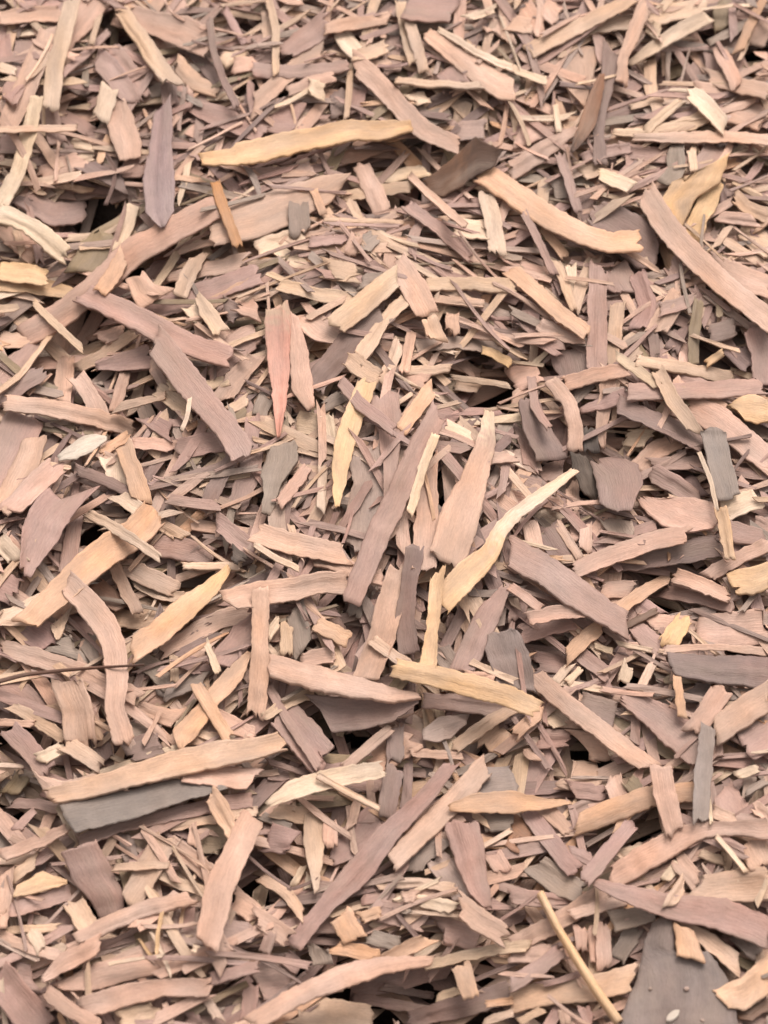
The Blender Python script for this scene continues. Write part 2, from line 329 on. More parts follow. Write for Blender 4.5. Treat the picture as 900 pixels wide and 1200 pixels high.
# traced chips: tone, how high it lies (1 low, 9 top), centre line with widths (or two edges after R); then a name and a description
CHIPS = """
T 0 0
t8 255,-5,50 225,120,50 190,250,55 180,380,40
p6 185,90,50 140,190,60 95,300,70 45,400,70 20,460,50
c7 130,335,25 100,470,50 60,610,50 -10,735,50
p5 -10,65,40 120,50,45 230,50,40
p5 345,-5,60 300,60,80 240,130,60 200,180,40
t8 425,35,35 490,120,45 550,215,55 610,292,40
p6 400,45,40 540,80,70 640,110,100 740,160,70
d8 735,60,18 750,180,22 790,290,24 835,375,24 ; curved dark splinter ; thin curved dark mauve splinter between the yellow strip and a pale stub
m7 790,30,12 825,95,25 860,150,15
c8 385,305,60 355,418,45 ; stubby cream block ; short stubby cream chip leaning on the notched pink chip
p7 R 400,340 375,430 390,490 425,570 / 440,355 470,410 500,500 495,552 ; notched pink chip ; pink chip with a notched lower end beneath a stubby cream block
m6 390,170,50 440,230,60 480,290,50 520,330,20
m7 340,200,60 400,260,70 460,350,30
D8 R 565,380 540,400 525,520 500,640 512,750 560,800 / 600,330 603,400 605,520 615,640 610,740 580,795 ; purple-grey tapering chip ; smooth purple-grey chip tapering to a narrow end, standing on a broad pink flake
d7 590,295,50 600,375,50
m5 650,310,50 640,400,60
t6 615,215,45 690,290,50 765,322,30
m5 650,370,20 750,400,70 860,450,60 930,475,40
d4 650,150,40 710,220,40 770,290,30
a9 755,640,25 790,740,36 838,865,26 ; brown-orange sliver ; short brown-orange sliver lying on the broad pink flake
c8 -10,745,40 90,780,50 170,840,60 230,895,50
p6 20,800,60 80,850,80 130,900,60
m4 80,690,60 180,750,70 300,745,30
p5 130,620,40 200,590,60 300,560,30
c6 110,640,25 200,632,25 285,612,10
t8 -10,455,20 130,450,22 270,450,18
c5 250,500,30 320,515,30
c4 250,570,30 330,545,25
d6 370,540,12 405,590,14 400,650,12 370,720,10
c6 470,720,30 450,790,40 415,890,30
m3 420,590,50 500,590,60
d4 300,580,40 360,610,50 440,650,30
g4 520,330,30 570,310,40
t5 800,240,70 845,160,50
m3 90,110,60 80,200,60 60,290,60 30,350,50
m4 10,140,50 20,220,50
c6 -8,233,30 55,252,18
m4 150,330,40 180,430,60 205,510,50
m3 10,500,60 70,510,40
m6 380,108,15 310,180,25 218,262,20
t6 348,55,20 320,155,15
p6 820,230,50 905,220,40
O3 400,840,90 340,880,110 290,960,80
T 1 0
y9 R -200,537 -85,520 -70,500 0,487 90,468 180,452 300,425 420,428 545,425 / -190,582 -80,582 0,574 120,545 200,525 280,505 340,492 440,492 550,455 ; large yellow strip ; large pale yellow wood strip with wavy edges above a dark hollow
p7 R 612,98 700,150 800,215 905,280 / 588,142 680,215 780,300 850,345 915,360 ; broad pink chip ; broad smooth pink chip with a thin cream splinter along its upper edge
c8 640,100,12 720,150,22 820,205,22 905,240,18
t8 505,0,22 520,80,38 553,225,20
t8 540,70,30 565,160,36 592,255,18
m8 520,28,58 600,38,78 700,28,60 ; mauve lozenge chip ; lozenge-shaped mauve chip lying across the top of two split tan splinters
p8 240,102,20 320,80,40 400,75,36 468,60,22
m7 258,68,30 180,130,72 98,187,30
p6 245,152,40 190,195,50 120,250,50 -10,375,50
m7 -20,245,45 120,248,40 330,235,35
t8 45,-5,15 70,100,25 70,262,10
t5 40,50,40 45,160,30
c7 300,115,45 335,165,60 375,205,30
t8 466,158,42 400,185,40 350,192,20
p7 350,220,60 440,300,60 520,390,62 590,460,60 720,515,30 ; sloping mauve-tan strip ; sloping mauve-tan strip ending beside the dark brown bark flake
p7 108,322,20 190,285,35 275,265,20
c8 185,302,46 247,325,50
t7 332,238,12 326,330,20 317,418,12
d5 290,320,50 290,412,50
m5 370,300,50 340,402,50
t3 440,370,90 430,430,80
t7 490,280,20 600,290,22 790,300,15
c6 540,355,40 605,342,30
G5 700,460,60 805,452,60
m4 670,240,80 705,295,60
b9 R 590,640 650,590 690,560 770,480 830,512 865,528 / 610,685 655,692 700,672 765,622 830,592 850,560 ; dark brown bark flake ; dark brown bark flake with a ragged end, tilted up beside a dark hollow
p7 R -170,740 0,690 120,650 240,620 330,612 / -160,870 0,840 100,800 200,740 265,705 300,650 ; broad pink flake ; broad flat pink flake with a small grey oval on its edge
g8 150,715,45 150,760,72 152,815,50 ; grey oval flake ; small grey oval flake on the lower edge of the broad pink flake
o9 203,668,18 220,710,26 238,752,22 ; tiny orange sliver ; tiny orange-tan sliver pressed into the broad pink flake
m4 -10,620,40 120,610,50 200,590,40
t6 300,690,30 420,670,40 560,650,30
c5 330,640,40 450,620,40 600,600,20
p7 370,585,45 410,660,60 450,762,60
p9 538,618,14 630,700,25 735,795,22 ; slim pink splinter ; slim pale pink splinter slanting below the dark brown bark flake
m7 530,720,30 640,800,40 765,905,45
c8 808,675,36 830,760,55 850,885,50 ; upright cream chip ; upright cream chip between the bark flake and a long tan strip
m5 660,700,30 760,720,50 850,730,60
c5 700,800,60 820,810,50
c6 0,870,40 100,840,50 165,825,30
p6 355,825,40 330,895,40
g5 420,830,50 370,870,50
m5 190,850,30 330,840,30
t7 240,770,14 360,775,16 520,780,12
b4 190,820,40 205,775,45
p6 722,-5,30 715,80,35 708,150,30
c7 740,65,20 845,28,25
p5 830,60,80 860,125,70
m4 470,130,60 480,255,60
m3 0,400,110 150,420,100
g4 560,395,40 600,420,50 680,400,40
c4 520,345,40 570,350,40
T 2 0
t7 435,-15,30 300,60,45 180,115,50 55,182,40
t6 682,18,50 560,45,60 430,75,45 250,92,30
p8 472,15,50 420,130,40 385,220,30 385,295,25
c7 692,58,20 620,90,50 520,150,40 408,228,18
p5 R 150,165 130,225 190,310 242,368 / 312,165 300,215 282,280 258,372 ; fan-shaped pink chip ; fan-shaped dull pink chip behind the dark brown pointed blade
B8 R 305,258 262,350 228,450 204,535 / 328,262 315,350 297,440 215,540 ; brown pointed blade ; dark brown pointed blade of bark standing among pale chips
d7 350,168,55 340,270,45 315,380,35 305,480,30 310,575,35 ; grey-mauve upright strip ; long grey-mauve strip alongside the dark brown pointed blade
c7 153,368,14 165,465,18
c7 -5,238,28 60,265,25 122,287,18
p7 -10,605,50 90,540,60 180,480,40 235,450,18
p5 20,470,80 120,440,50
m8 165,535,24 195,620,30 232,745,28
g5 140,660,70 200,660,60
c8 298,608,18 350,630,42 424,658,20 ; small cream stub ; small pale cream stub above the tan strip with a blunt end
t5 240,600,60 325,590,40
d5 230,680,50 275,755,70
d6 R 300,700 380,725 450,760 500,800 518,870 / 260,770 300,830 380,890 440,945 505,935 ; dark grey slab ; dark grey slab partly hidden under the blunt-ended tan strip
y8 R 620,615 560,640 513,720 590,812 / 762,542 735,640 650,692 590,812 ; broad yellow flake ; broad pale yellow flake with ragged top beside a dark crack
y7 R 735,640 655,695 600,810 640,885 / 745,650 715,740 690,770 655,885
p9 470,675,60 530,780,75 620,880,75 720,975,70 820,1060,70 920,1140,60 ; long pink strip ; long pink strip running downhill from the broad yellow flake
o8 -120,600,40 -50,640,70 50,710,75 150,775,70 260,830,65 350,850,62 452,845,52 ; blunt-ended tan strip ; long tan strip with a blunt end lying over the dark grey slab
p8 425,482,14 600,480,35 750,478,40 910,490,40
c8 620,318,30 680,370,55 752,445,20 ; cream wedge ; cream wedge-shaped stub above a long horizontal pink strip
t7 692,400,30 600,440,50 480,470,30 355,460,18
c7 602,348,14 540,400,30 468,462,18
p5 660,345,80 780,370,110 910,410,110
p6 680,262,30 800,300,50 915,322,40
p7 730,168,28 760,230,50 792,302,25
m4 700,180,40 710,250,50
O4 740,-10,60 745,100,60
o7 885,-10,25 830,100,30 795,182,30
p5 905,75,40 850,160,60
g6 835,78,25 690,152,20
m6 725,508,70 655,600,50
g6 570,510,50 580,600,60 540,645,40
c7 628,520,28 642,605,15
m4 380,520,30 480,540,50 552,550,30
m8 40,740,20 90,840,25 150,965,25
o7 100,790,20 190,905,30
t6 780,690,20 830,730,40 915,762,50
p6 720,760,30 855,772,35
t5 800,780,50 860,840,70 915,885,40
c6 480,90,40 522,115,45
p7 -10,78,50 72,92,40
p4 40,20,60 110,110,60
p5 100,10,40 160,65,60
t5 482,205,25 490,310,42 512,395,22
m4 395,315,60 455,268,40
t6 415,375,20 525,345,20
m5 250,560,20 340,530,40 420,520,20
T 0 1
y8 -10,50,58 90,60,60 172,78,32 ; pale yellow split chip ; pale yellow split chip over a dark hollow at the head of a long mauve strip
y7 -10,92,60 100,100,50 200,118,50 295,148,18
m8 290,130,36 420,190,70 560,260,82 680,320,72 805,352,38 ; long mauve strip ; long mauve strip crossing the top of the stout brown plank
m8 545,290,60 590,350,90 660,440,85 740,540,80 810,620,75 862,712,62 ; stout brown plank ; stout brown plank sloping down from under the long mauve strip
p7 770,-185,40 620,-100,80 460,-10,90 340,110,80 220,200,80 75,282,40 ; curving pink strip ; long curving pink strip passing below the broad pink flake
o8 440,-5,40 400,60,50 348,132,28
p7 R 440,88 470,150 490,188 / 505,52 545,100 612,112 ; V-notched pink chip ; short pink chip with a V notch beside the curving pink strip
t8 702,-5,50 660,60,50 630,142,30
p6 580,80,20 700,50,40 865,20,60
m6 905,60,60 800,100,70 680,140,70 540,190,60 480,202,18
p5 905,90,40 800,140,40 700,185,20
c8 693,135,18 730,200,50 785,275,50 ; twisted cream chip ; small twisted cream chip with a raised pointed tip
c7 662,175,36 705,228,40
p6 680,270,40 760,280,60 835,302,70
d6 795,185,60 855,215,50
p7 830,170,30 905,190,60
p6 800,322,30 850,290,70 905,270,50
m7 340,392,20 440,370,60 552,350,80
t6 270,392,18 360,350,40 472,270,30
p6 350,290,40 432,260,40
t9 118,162,14 200,245,25 292,328,18 ; slanting tan splinter ; thin tan splinter slanting over the curving pink strip
t8 192,258,10 130,340,16 70,420,18 -10,478,14
p6 -10,290,60 40,300,50 122,284,18
m5 145,295,30 80,370,70 -10,435,90
p6 232,360,55 225,430,55 220,512,45
d6 155,400,38 70,460,50 -10,512,50
p8 18,510,40 150,530,52 300,560,56 475,602,28
p7 270,420,28 310,480,50 352,560,70 310,625,60
C8 R 202,702 260,652 300,627 378,634 / 208,722 270,712 330,682 376,650 ; pale curled flake ; pale grey-cream curled flake lying on a pinkish strip
m6 95,560,60 50,660,130 0,760,120 -35,830,80 ; wide mauve slab ; wide mauve slab with two pink strips fanning beside it
p7 125,640,38 90,730,80 40,830,80 -10,900,50
p7 205,730,55 120,810,70 35,895,60
c6 385,705,60 410,745,70 412,792,60
o8 432,660,42 470,760,60 502,862,50
p7 465,658,40 620,668,38
o6 355,692,28 452,625,28
d7 268,750,24 380,790,35 505,852,40
c7 405,835,30 490,895,50
m5 615,682,60 772,650,70
g4 640,725,40 705,720,40
d6 825,695,30 760,800,50 720,905,40
m5 890,620,60 880,760,70 830,885,60
c8 668,498,10 660,560,14 638,612,10
c7 590,452,18 700,455,35 802,440,25
t6 550,470,40 620,510,50 685,562,40
p7 905,350,30 840,420,60 778,505,50
m6 895,300,30 800,370,50 735,432,30
t6 408,532,30 500,510,25 585,490,14
p6 442,405,28 420,480,35 398,548,18
t4 680,350,40 745,402,40
t5 800,545,30 875,500,30
O3 130,570,60 255,592,70
g3 330,480,60 390,470,60
m4 520,570,40 600,620,50
p5 530,380,40 600,440,50
T 1 1
t9 R 35,190 30,250 38,330 45,400 55,470 62,540 75,642 / 115,165 122,230 120,300 118,380 115,450 102,550 86,642 ; reddish-pink pointed chip ; reddish-pink chip tapering to a point, rough with a small split
p8 R 120,195 118,330 128,480 182,542 / 150,215 182,330 200,440 208,530 ; ragged tan chip ; ragged tan chip leaning against the reddish-pink pointed chip
p7 150,195,50 220,255,85 300,292,30
c8 502,65,38 420,130,70 320,210,72 275,245,40 ; cream-tipped plank ; cream-tipped plank sloping over a dark grey chip
t8 532,148,22 450,220,40 390,320,50 358,365,28
d7 450,190,80 330,310,90 220,430,70 200,465,40 ; dark grey sloping chip ; dark grey chip squeezed between two sloping tan planks
p7 495,20,60 560,120,82 602,205,40
t8 608,215,42 642,298,52
t8 325,355,50 380,400,60 435,430,42
y8 395,440,40 350,540,60 310,660,65 290,800,42 285,885,14 ; long cream splinter ; long cream splinter pointing down between grey chips
m8 295,440,28 370,520,40 485,612,25
m7 R 395,500 430,620 445,740 450,855 / 502,458 512,600 500,720 480,845 ; mauve triangular chip ; mauve chip shaped like a long downward triangle beside the long cream splinter
m8 645,535,38 570,680,75 510,820,75 440,960,75 335,1205,50 ; very long mauve strip ; very long straight mauve strip slanting past the long cream splinter
o8 625,455,40 570,530,50 515,605,28
c8 632,628,22 590,730,30 555,860,30 540,905,18
c8 822,540,28 810,650,60 770,780,82 715,920,125 670,1065,105 ; long tan paddle chip ; long tan chip widening to a paddle, with a pale pointed tip
g7 R 50,668 18,760 28,850 18,905 / 142,648 150,722 92,800 52,905 ; grey slab ; flat grey slab below the reddish-pink pointed chip
d5 150,712,60 222,690,28
p8 182,738,18 130,810,40 78,872,18
c7 235,738,30 228,895,18
g5 330,810,60 330,910,70
G6 380,680,60 400,800,100 380,930,120 360,1045,60 ; grey-mauve slab ; wide grey-mauve slab behind the very long mauve strip
p7 600,738,38 605,830,60 600,950,80 590,1105,70
t6 80,100,30 230,140,40 372,152,28
t5 255,40,60 355,62,50
m5 380,30,60 445,52,20
g5 365,92,40 485,70,30
t6 590,100,38 760,95,40 905,105,40
p5 620,150,25 800,165,25
G5 555,315,50 700,300,40 865,322,28
y6 795,328,16 850,350,30 895,378,16
p7 690,205,46 692,275,40
t6 518,402,30 620,400,30 685,388,18
p5 505,440,50 605,440,40
t5 700,452,40 792,462,40
t5 145,580,60 235,602,70
c6 248,560,40 262,650,40
g6 235,528,28 312,490,42
p5 680,640,60 765,655,100
g6 885,560,26 860,665,50
p7 815,712,28 905,702,40
t7 685,423,12 800,440,18 892,457,12
t6 505,300,28 480,370,40 440,445,40
p7 548,265,26 535,330,30 518,412,36
m3 560,620,60 620,700,70
g4 40,480,50 10,570,50
m6 -10,560,40 -20,680,50
T 2 1
o8 -8,42,50 90,130,50 180,210,50 265,270,28 ; diagonal pinkish strip ; straight pinkish-tan strip slanting down to the upright mauve plank
m7 305,30,48 300,160,60 300,300,65 298,412,60 ; upright mauve plank ; upright mauve plank standing beside a slim tan strip
t6 372,168,45 360,280,45 352,395,45
p6 350,400,50 330,500,50 310,600,38 322,675,12
p8 175,452,45 290,420,45 412,395,34
m7 240,545,18 330,510,50 425,485,48
m8 408,475,42 560,475,50 760,465,60 885,452,48 ; level mauve strip ; long level mauve strip crossed by a slanting tan stick
c8 365,348,24 440,400,30 515,455,28
t8 512,400,28 560,500,46 645,615,38 ; slanting tan stick ; tan stick slanting across the level mauve strip towards the blue-grey chip
d7 375,520,28 480,570,50 600,620,62 695,675,48
s8 R 658,600 680,700 720,862 / 748,605 772,720 802,842 ; blue-grey chip ; blue-grey weathered chip with a pale splinter along one edge
c9 658,688,10 700,790,14 722,895,12 ; pale edge splinter ; thin pale splinter along the edge of the blue-grey chip
p7 615,520,50 720,570,90 820,650,80 905,725,60
m6 850,255,60 880,350,70 892,455,60
p7 680,20,50 790,70,80 905,112,60
m6 R 330,60 310,110 360,130 / 400,10 430,60 440,130
m6 440,55,40 480,180,60 440,255,50
p6 498,275,38 540,210,70 592,130,48
m7 520,190,40 645,152,28
O7 658,155,28 640,270,36 640,385,22 ; olive stalk piece ; olive-yellow piece of stalk among dark mauve chips
y7 742,338,12 680,380,25
d4 R 130,330 150,400 190,440 / 262,318 268,420 235,445
d7 R 20,500 40,610 92,722 / 92,508 132,600 195,705 ; dark taupe chip ; dark taupe chip with a pointed lower end next to a curled charcoal chip
m8 68,425,28 80,530,30 132,605,12
p8 135,435,28 200,510,45 222,600,45 222,685,50
k7 R 205,690 215,755 250,835 290,858 / 262,705 287,760 302,820 298,865 ; curled charcoal chip ; curled charcoal chip wedged beside a broad mauve-brown chip
k6 270,605,50 282,692,50
d8 R 275,720 298,800 305,868 350,892 / 372,700 442,730 462,790 420,892 ; broad mauve-brown chip ; broad flat mauve-brown chip beside the curled charcoal chip
c9 222,755,24 120,830,36 20,900,42 -45,970,48 -75,1045,62 -150,1110,85 -215,1180,82 -248,1218,58 ; cream stick ; bent cream stick broadening to a wide yellowish foot beside the yellow stub
p6 438,745,38 510,680,60 595,638,38
m6 490,730,28 580,730,40 695,718,38
m6 490,760,38 570,800,60 665,862,50
d5 610,780,50 665,845,40
y8 R 755,520 800,495 850,485 905,510 / 790,545 820,580 860,590 905,575 ; bright cream lump ; bright cream lump with broken edges near the blue-grey chip
m5 45,160,90 52,265,70
p7 95,235,38 200,285,40 258,302,12
m6 105,290,50 175,330,55
t7 155,15,28 190,110,30 218,185,12
c6 208,30,38 225,192,12
t6 295,-5,40 240,110,40 222,185,18
p6 0,440,80 100,400,50
p6 -5,512,38 55,470,38
t7 438,368,24 560,385,35 775,430,38
d4 775,325,60 845,385,60
d4 695,275,50 785,250,60
c6 735,895,60 865,850,70
t5 400,640,40 485,640,60
p6 340,590,18 455,590,20
p5 0,700,50 95,742,40
m5 95,785,60 175,740,50
p5 210,795,38 215,895,40
m5 560,20,60 600,90,60
d4 600,250,50 560,330,40
T 0 2
o8 550,-8,60 470,80,90 370,140,92 290,210,92 190,300,80 88,392,36 ; broad orange-tan strip ; broad orange-tan strip slanting under a crossing stick
t9 305,0,22 430,70,35 565,162,16 ; crossing tan stick ; slender tan stick crossing over the broad orange-tan strip
p8 232,240,30 290,300,72 370,400,82 402,480,72 415,600,70 400,680,62 435,800,38 ; bent pink strip ; long bent pink strip with a torn lower end
m7 240,-60,80 180,0,130 140,80,120 88,220,36 ; mauve pointed slab ; broad mauve slab narrowing to a split point
m6 268,-10,50 255,90,50 232,215,38
y8 805,195,18 740,270,50 650,340,80 560,420,72 465,485,70 ; ragged yellow-tan strip ; ragged yellow-tan strip lying along the top of a brown plank
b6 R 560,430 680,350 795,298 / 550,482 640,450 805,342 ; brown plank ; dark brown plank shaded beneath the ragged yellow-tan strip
p7 550,502,22 650,440,50 780,370,60 895,355,50
t6 640,492,28 765,420,28
m6 760,535,38 850,440,80 905,395,60
o8 R 868,488 760,590 690,680 600,770 628,832 / 888,488 850,590 760,690 690,790 642,838 ; fork-ended tan chip ; pinkish-tan chip with a forked end, crossed by an orange-tan stick
o9 688,605,30 740,690,40 808,800,38 ; short orange-tan stick ; short orange-tan stick crossing the fork-ended tan chip
c9 722,455,16 768,565,24
p7 228,585,90 270,680,98 285,825,98 ; flat pink plank ; flat pink plank running up to the thin dark twig
t9 R 150,968 400,912 600,850 760,810 900,795 1000,762 / 185,1020 300,1008 460,972 640,932 760,905 900,868 1008,832 ; broad tan board ; broad tan board resting along the top of a blue-grey plank
c6 -8,95,60 65,172,38
m4 -10,250,80 60,285,90
p6 -8,468,38 120,510,60 280,560,50 485,652,25
m5 8,600,48 90,650,70 165,722,48
t6 38,680,22 140,740,40 235,802,38
p6 -8,740,24 115,745,24
m6 28,760,48 100,830,70 165,905,60
c7 138,868,38 222,828,40
t7 235,815,60 300,850,50 352,892,26
m4 100,400,80 185,465,100
g4 190,460,60 275,480,70
g5 300,445,60 355,525,60
c7 R 175,400 195,450 / 255,330 215,440
c6 -8,372,28 80,340,40 152,298,26
m6 500,110,60 650,130,70 748,162,38
t6 420,180,50 520,230,60 625,272,38
p6 400,185,40 440,270,40 485,355,28
t5 470,240,28 560,290,40 645,302,28
t6 538,28,38 645,92,38
c7 640,190,18 845,190,24
m7 758,28,48 830,90,60 895,135,38
k7 818,140,42 855,172,42 ; small charcoal nugget ; small charcoal nugget by the end of the ragged yellow-tan strip
g6 860,200,50 900,220,50
m6 795,302,28 895,310,60
t4 390,370,50 500,380,60 605,350,40
B4 330,258,60 435,332,60
g5 478,500,48 550,560,60 595,612,28
g5 560,642,48 650,600,60 725,590,38
p6 R 478,680 520,720 600,760 / 500,672 600,690 660,690
g4 430,772,60 565,780,50
d5 440,842,80 565,810,60
m5 640,520,50 725,562,38
t6 610,498,28 615,595,24
d5 340,775,60 372,885,60
p6 735,700,28 820,750,50 895,782,38
t5 640,802,38 785,790,28
w9 -10,597,12 80,572,11 220,556,9 360,545,7 508,537,4 ; thin dark twig ; thin dark twig lying level across the bent pink strip
T 1 2
p8 -5,70,60 120,110,70 315,152,48 ; pink-mauve plank ; pink-mauve plank with a slim cream splinter under its edge
c9 -5,112,14 70,160,20 152,197,12
p7 200,160,40 330,200,50 445,232,38
p8 -100,312,50 0,290,80 120,270,70 240,245,60 325,250,38 ; stout pink strip ; stout pink strip leading to a dark hollow
p7 R 470,180 420,330 400,420 338,580 / 532,188 520,300 490,450 432,598 ; tall pinkish-tan chip ; tall broad pinkish-tan chip beside the yellow stub
d7 560,118,38 540,250,50 520,380,60 540,505,70
y9 R 612,225 605,330 595,440 573,545 / 668,188 655,300 640,420 636,548 ; yellow stub ; upright yellow stub with square ends
m7 885,262,28 810,370,80 760,480,80 718,565,55
g6 640,470,60 705,562,60
m5 720,330,80 710,450,80
t5 820,215,60 788,335,50
S7 R 820,430 804,480 830,560 850,612 / 890,410 920,420 960,500 988,632 ; smooth slate-grey chip ; smooth rounded slate-grey chip at the end of the long cream strip
t8 410,448,20 490,510,35 575,562,48
y9 485,545,28 620,575,62 760,610,72 900,650,62 990,692,28 ; long cream strip ; long cream strip with pointed ends below the yellow stub
p9 38,530,60 160,570,76 320,610,72 460,640,50 575,642,16 ; tapering pink strip ; tapering pink-mauve strip lying along a fin-shaped chip
d8 R 170,640 260,648 400,655 565,655 / 228,700 268,778 380,762 480,738 572,672 ; fin-shaped chip ; fin-shaped grey-mauve chip with dark gaps under it
m8 588,665,38 700,670,50 875,692,38
p7 735,580,40 835,582,28
t7 28,720,18 110,670,35 205,630,28
m6 90,700,60 170,790,110 245,885,100 ; taupe slab ; taupe slab between the fin-shaped chip and the broad tan board
m7 40,600,28 80,680,30 150,790,30 222,895,28
o8 205,388,46 325,452,50 ; orange-tan stub ; short orange-tan stub lying on a grey chip
g6 140,335,70 165,485,60
m4 200,340,120 255,435,110
t6 110,395,28 105,495,40
c7 82,375,22 38,442,28
p7 158,520,28 275,502,50
p8 15,268,40 15,450,52 10,600,60 -2,722,48
p8 308,902,28 380,840,35 472,758,22
G7 R 590,760 640,722 720,712 752,705 / 584,802 640,812 690,790 742,742
t8 690,832,28 800,750,40 905,688,28
o6 795,835,100 875,758,60
d7 490,758,50 490,885,58
p5 545,780,100 395,885,100
p6 540,845,24 725,855,28
g6 382,262,38 345,362,50
t6 578,588,24 645,632,24
t4 650,380,60 640,480,50
b4 740,520,50 790,440,50
T 2 2
m9 -10,130,70 110,200,90 220,280,96 330,350,82 412,398,36 ; heavy mauve plank ; heavy mauve plank slanting towards the long slate-blue piece
p8 -10,175,40 130,260,40 245,335,26
m7 425,388,38 480,450,60 555,502,48
p8 622,82,38 500,95,60 370,140,60 218,208,25 ; tapering pale pink strip ; tapering pale pink strip over a dark shaded chip
d6 755,112,70 600,140,70 480,165,60 345,182,28
y9 733,-15,28 750,70,40 768,165,28 ; upright yellow-tan stick ; upright yellow-tan stick beneath the blue-grey chip
p8 910,108,50 800,160,45 685,228,26
y8 R 755,210 820,195 905,178 / 778,292 850,290 905,270 ; bright yellow block ; bright yellow block beside the tip of a pink strip
p8 568,222,28 650,250,45 765,297,38
m7 528,270,58 640,290,60 785,322,50
o8 558,222,28 450,290,40 365,348,28
b8 512,344,10 420,390,22 345,424,18
p6 475,385,50 640,392,50
p6 650,410,70 760,415,110 905,400,90
y8 612,365,40 570,430,60 542,470,50 ; cream chunk ; pale cream chunk sticking up behind the long slate-blue piece
p8 538,480,16 700,475,20 905,490,30
S8 R 540,490 640,495 760,500 905,512 / 572,575 680,592 800,602 905,622 ; long slate-blue piece ; long slate-blue piece with a pink strip along its top edge
S6 615,632,60 725,642,60
S5 755,642,40 865,642,30
p8 78,572,40 150,640,60 260,725,62 370,810,62 485,895,48 ; long pale diagonal strip ; long pale pink strip slanting away below the smooth slate-grey chip
d6 245,685,90 385,725,90
m7 R 390,612 480,650 560,680 640,740 680,800 692,885 / 378,672 460,740 540,820 632,895 ; broad taupe slab ; broad taupe slab sloping below the long slate-blue piece
p8 745,615,58 690,700,70 635,768,38
o8 580,578,18 590,660,30 600,725,28
p8 905,645,80 820,700,90 718,772,55
m7 910,765,120 815,825,95
m6 700,790,60 705,870,70
o8 325,388,38 250,450,50 188,512,28
m6 228,488,38 335,572,50
m5 75,520,50 195,540,60
c7 150,602,28 202,538,28
c7 190,602,18 242,548,24
p8 -8,260,18 105,342,30
p8 55,380,18 150,355,46 265,350,22
m6 18,432,38 110,400,70 205,380,38
m5 30,270,50 18,385,60
c6 115,695,70 185,742,60
o7 5,785,38 105,698,38
m5 95,800,60 205,790,50
p6 245,820,90 335,830,80
p5 55,830,50 95,872,40
c7 412,535,38 388,602,40
t7 492,535,28 448,625,28
c7 288,468,14 352,492,20
c7 368,460,10 492,486,16
p6 50,15,50 92,135,50
d6 120,65,60 205,185,80
p7 158,35,28 242,165,28
p5 220,-5,28 225,102,34
p6 260,45,38 260,135,38
G6 R 310,30 340,80 390,92 / 420,25 432,60 420,90
p7 R 430,-60 470,0 520,50 600,78 700,62 / 560,-52 640,-45 700,-35 728,-5 726,32 ; rounded pink chip ; rounded pink chip tucked beside the broad mauve-brown chip
m6 755,60,50 820,80,60 895,92,50
m5 850,35,40 905,60,50
p6 315,275,60 425,268,38
g5 480,700,60 560,620,40
m4 300,560,50 330,640,50
m5 440,320,60 500,360,50
T 0 3
p7 R 105,-10 140,30 230,45 330,18 400,48 / 110,5 175,118 250,118 350,100 445,78
s8 R 208,132 350,100 480,68 620,32 792,58 / 258,228 400,196 550,150 700,102 802,76 ; blue-grey plank ; flat blue-grey plank beneath the broad tan board
m7 278,258,28 420,205,40 600,165,42 800,120,50 885,110,28
t6 600,205,28 760,180,28 905,150,28
p8 618,8,38 760,25,70 895,40,60
o8 742,92,40 790,170,56 835,255,40 ; small orange peg ; small orange-tan peg sticking out below the blue-grey plank
p8 892,165,58 830,300,80 770,430,92 728,615,45 ; long leaf-shaped chip ; long pink chip shaped like a narrow leaf near the small orange peg
p8 8,312,18 120,260,40 245,215,24
m6 38,125,18 150,130,35 215,145,28
m6 125,148,18 55,215,28
m7 R 208,288 260,400 320,470 362,545 / 342,258 392,350 432,440 442,535 ; wide mauve flagstone chip ; wide mauve chip with a grey ripple, below the blue-grey plank
p7 595,235,68 520,360,80 455,478,48
t8 398,350,14 490,345,25 592,340,14
p8 268,602,28 400,535,50 520,490,50 675,455,26
y7 R 45,450 60,410 150,360 235,395 / 48,458 100,445 170,425 238,408 ; cream wedge flake ; cream wedge flake beside the wide mauve chip
t6 38,392,28 132,318,38
m6 28,502,48 130,475,50 245,438,38
t6 248,455,48 290,530,70 335,605,48
p8 148,748,16 230,680,60 348,618,38
p6 200,772,28 330,735,80 530,688,40
p8 288,842,48 440,800,70 560,775,60 740,770,38 ; low pink plank ; low pink plank running level beyond a dark gap
p8 158,778,38 230,840,50 345,905,38
m8 -10,720,80 70,830,112 150,925,100 ; mauve corner slab ; wide mauve slab beside a short pink strip and the low pink plank
p6 -5,588,38 100,630,40 215,662,28
t6 18,570,24 205,560,28
m4 50,720,80 120,740,70
p6 600,268,38 700,340,60 775,402,48
t7 558,368,24 640,410,35 745,440,38
p6 815,445,50 910,530,70
O4 680,235,100 805,262,90
p7 680,195,18 675,272,28
G3 600,530,100 710,570,120
c8 675,632,24 696,640,22 ; tiny white fragment ; tiny white fragment lying on dull grey bits
y7 572,498,8 555,580,12 550,662,8
y6 488,598,10 532,662,10
p6 755,615,60 795,685,80
m7 735,745,38 820,720,40 910,698,40
m6 885,755,48 870,885,50
g4 440,235,48 462,325,48
p7 25,360,40 15,450,45 0,560,34
t5 420,880,50 565,850,60
p6 578,825,18 605,905,20
m4 640,850,80 705,885,90
t6 715,798,28 772,885,28
m5 775,560,60 885,580,60
O5 90,20,40 30,90,50
g4 20,20,60 60,110,50
c6 110,570,40 150,640,40
T 1 3
m9 R 660,-15 560,100 430,210 310,350 190,500 103,612 / 718,-15 620,120 500,250 390,400 280,490 158,642 ; great mauve strip ; great mauve strip, the biggest, slanting between a dark gap and a pink strip
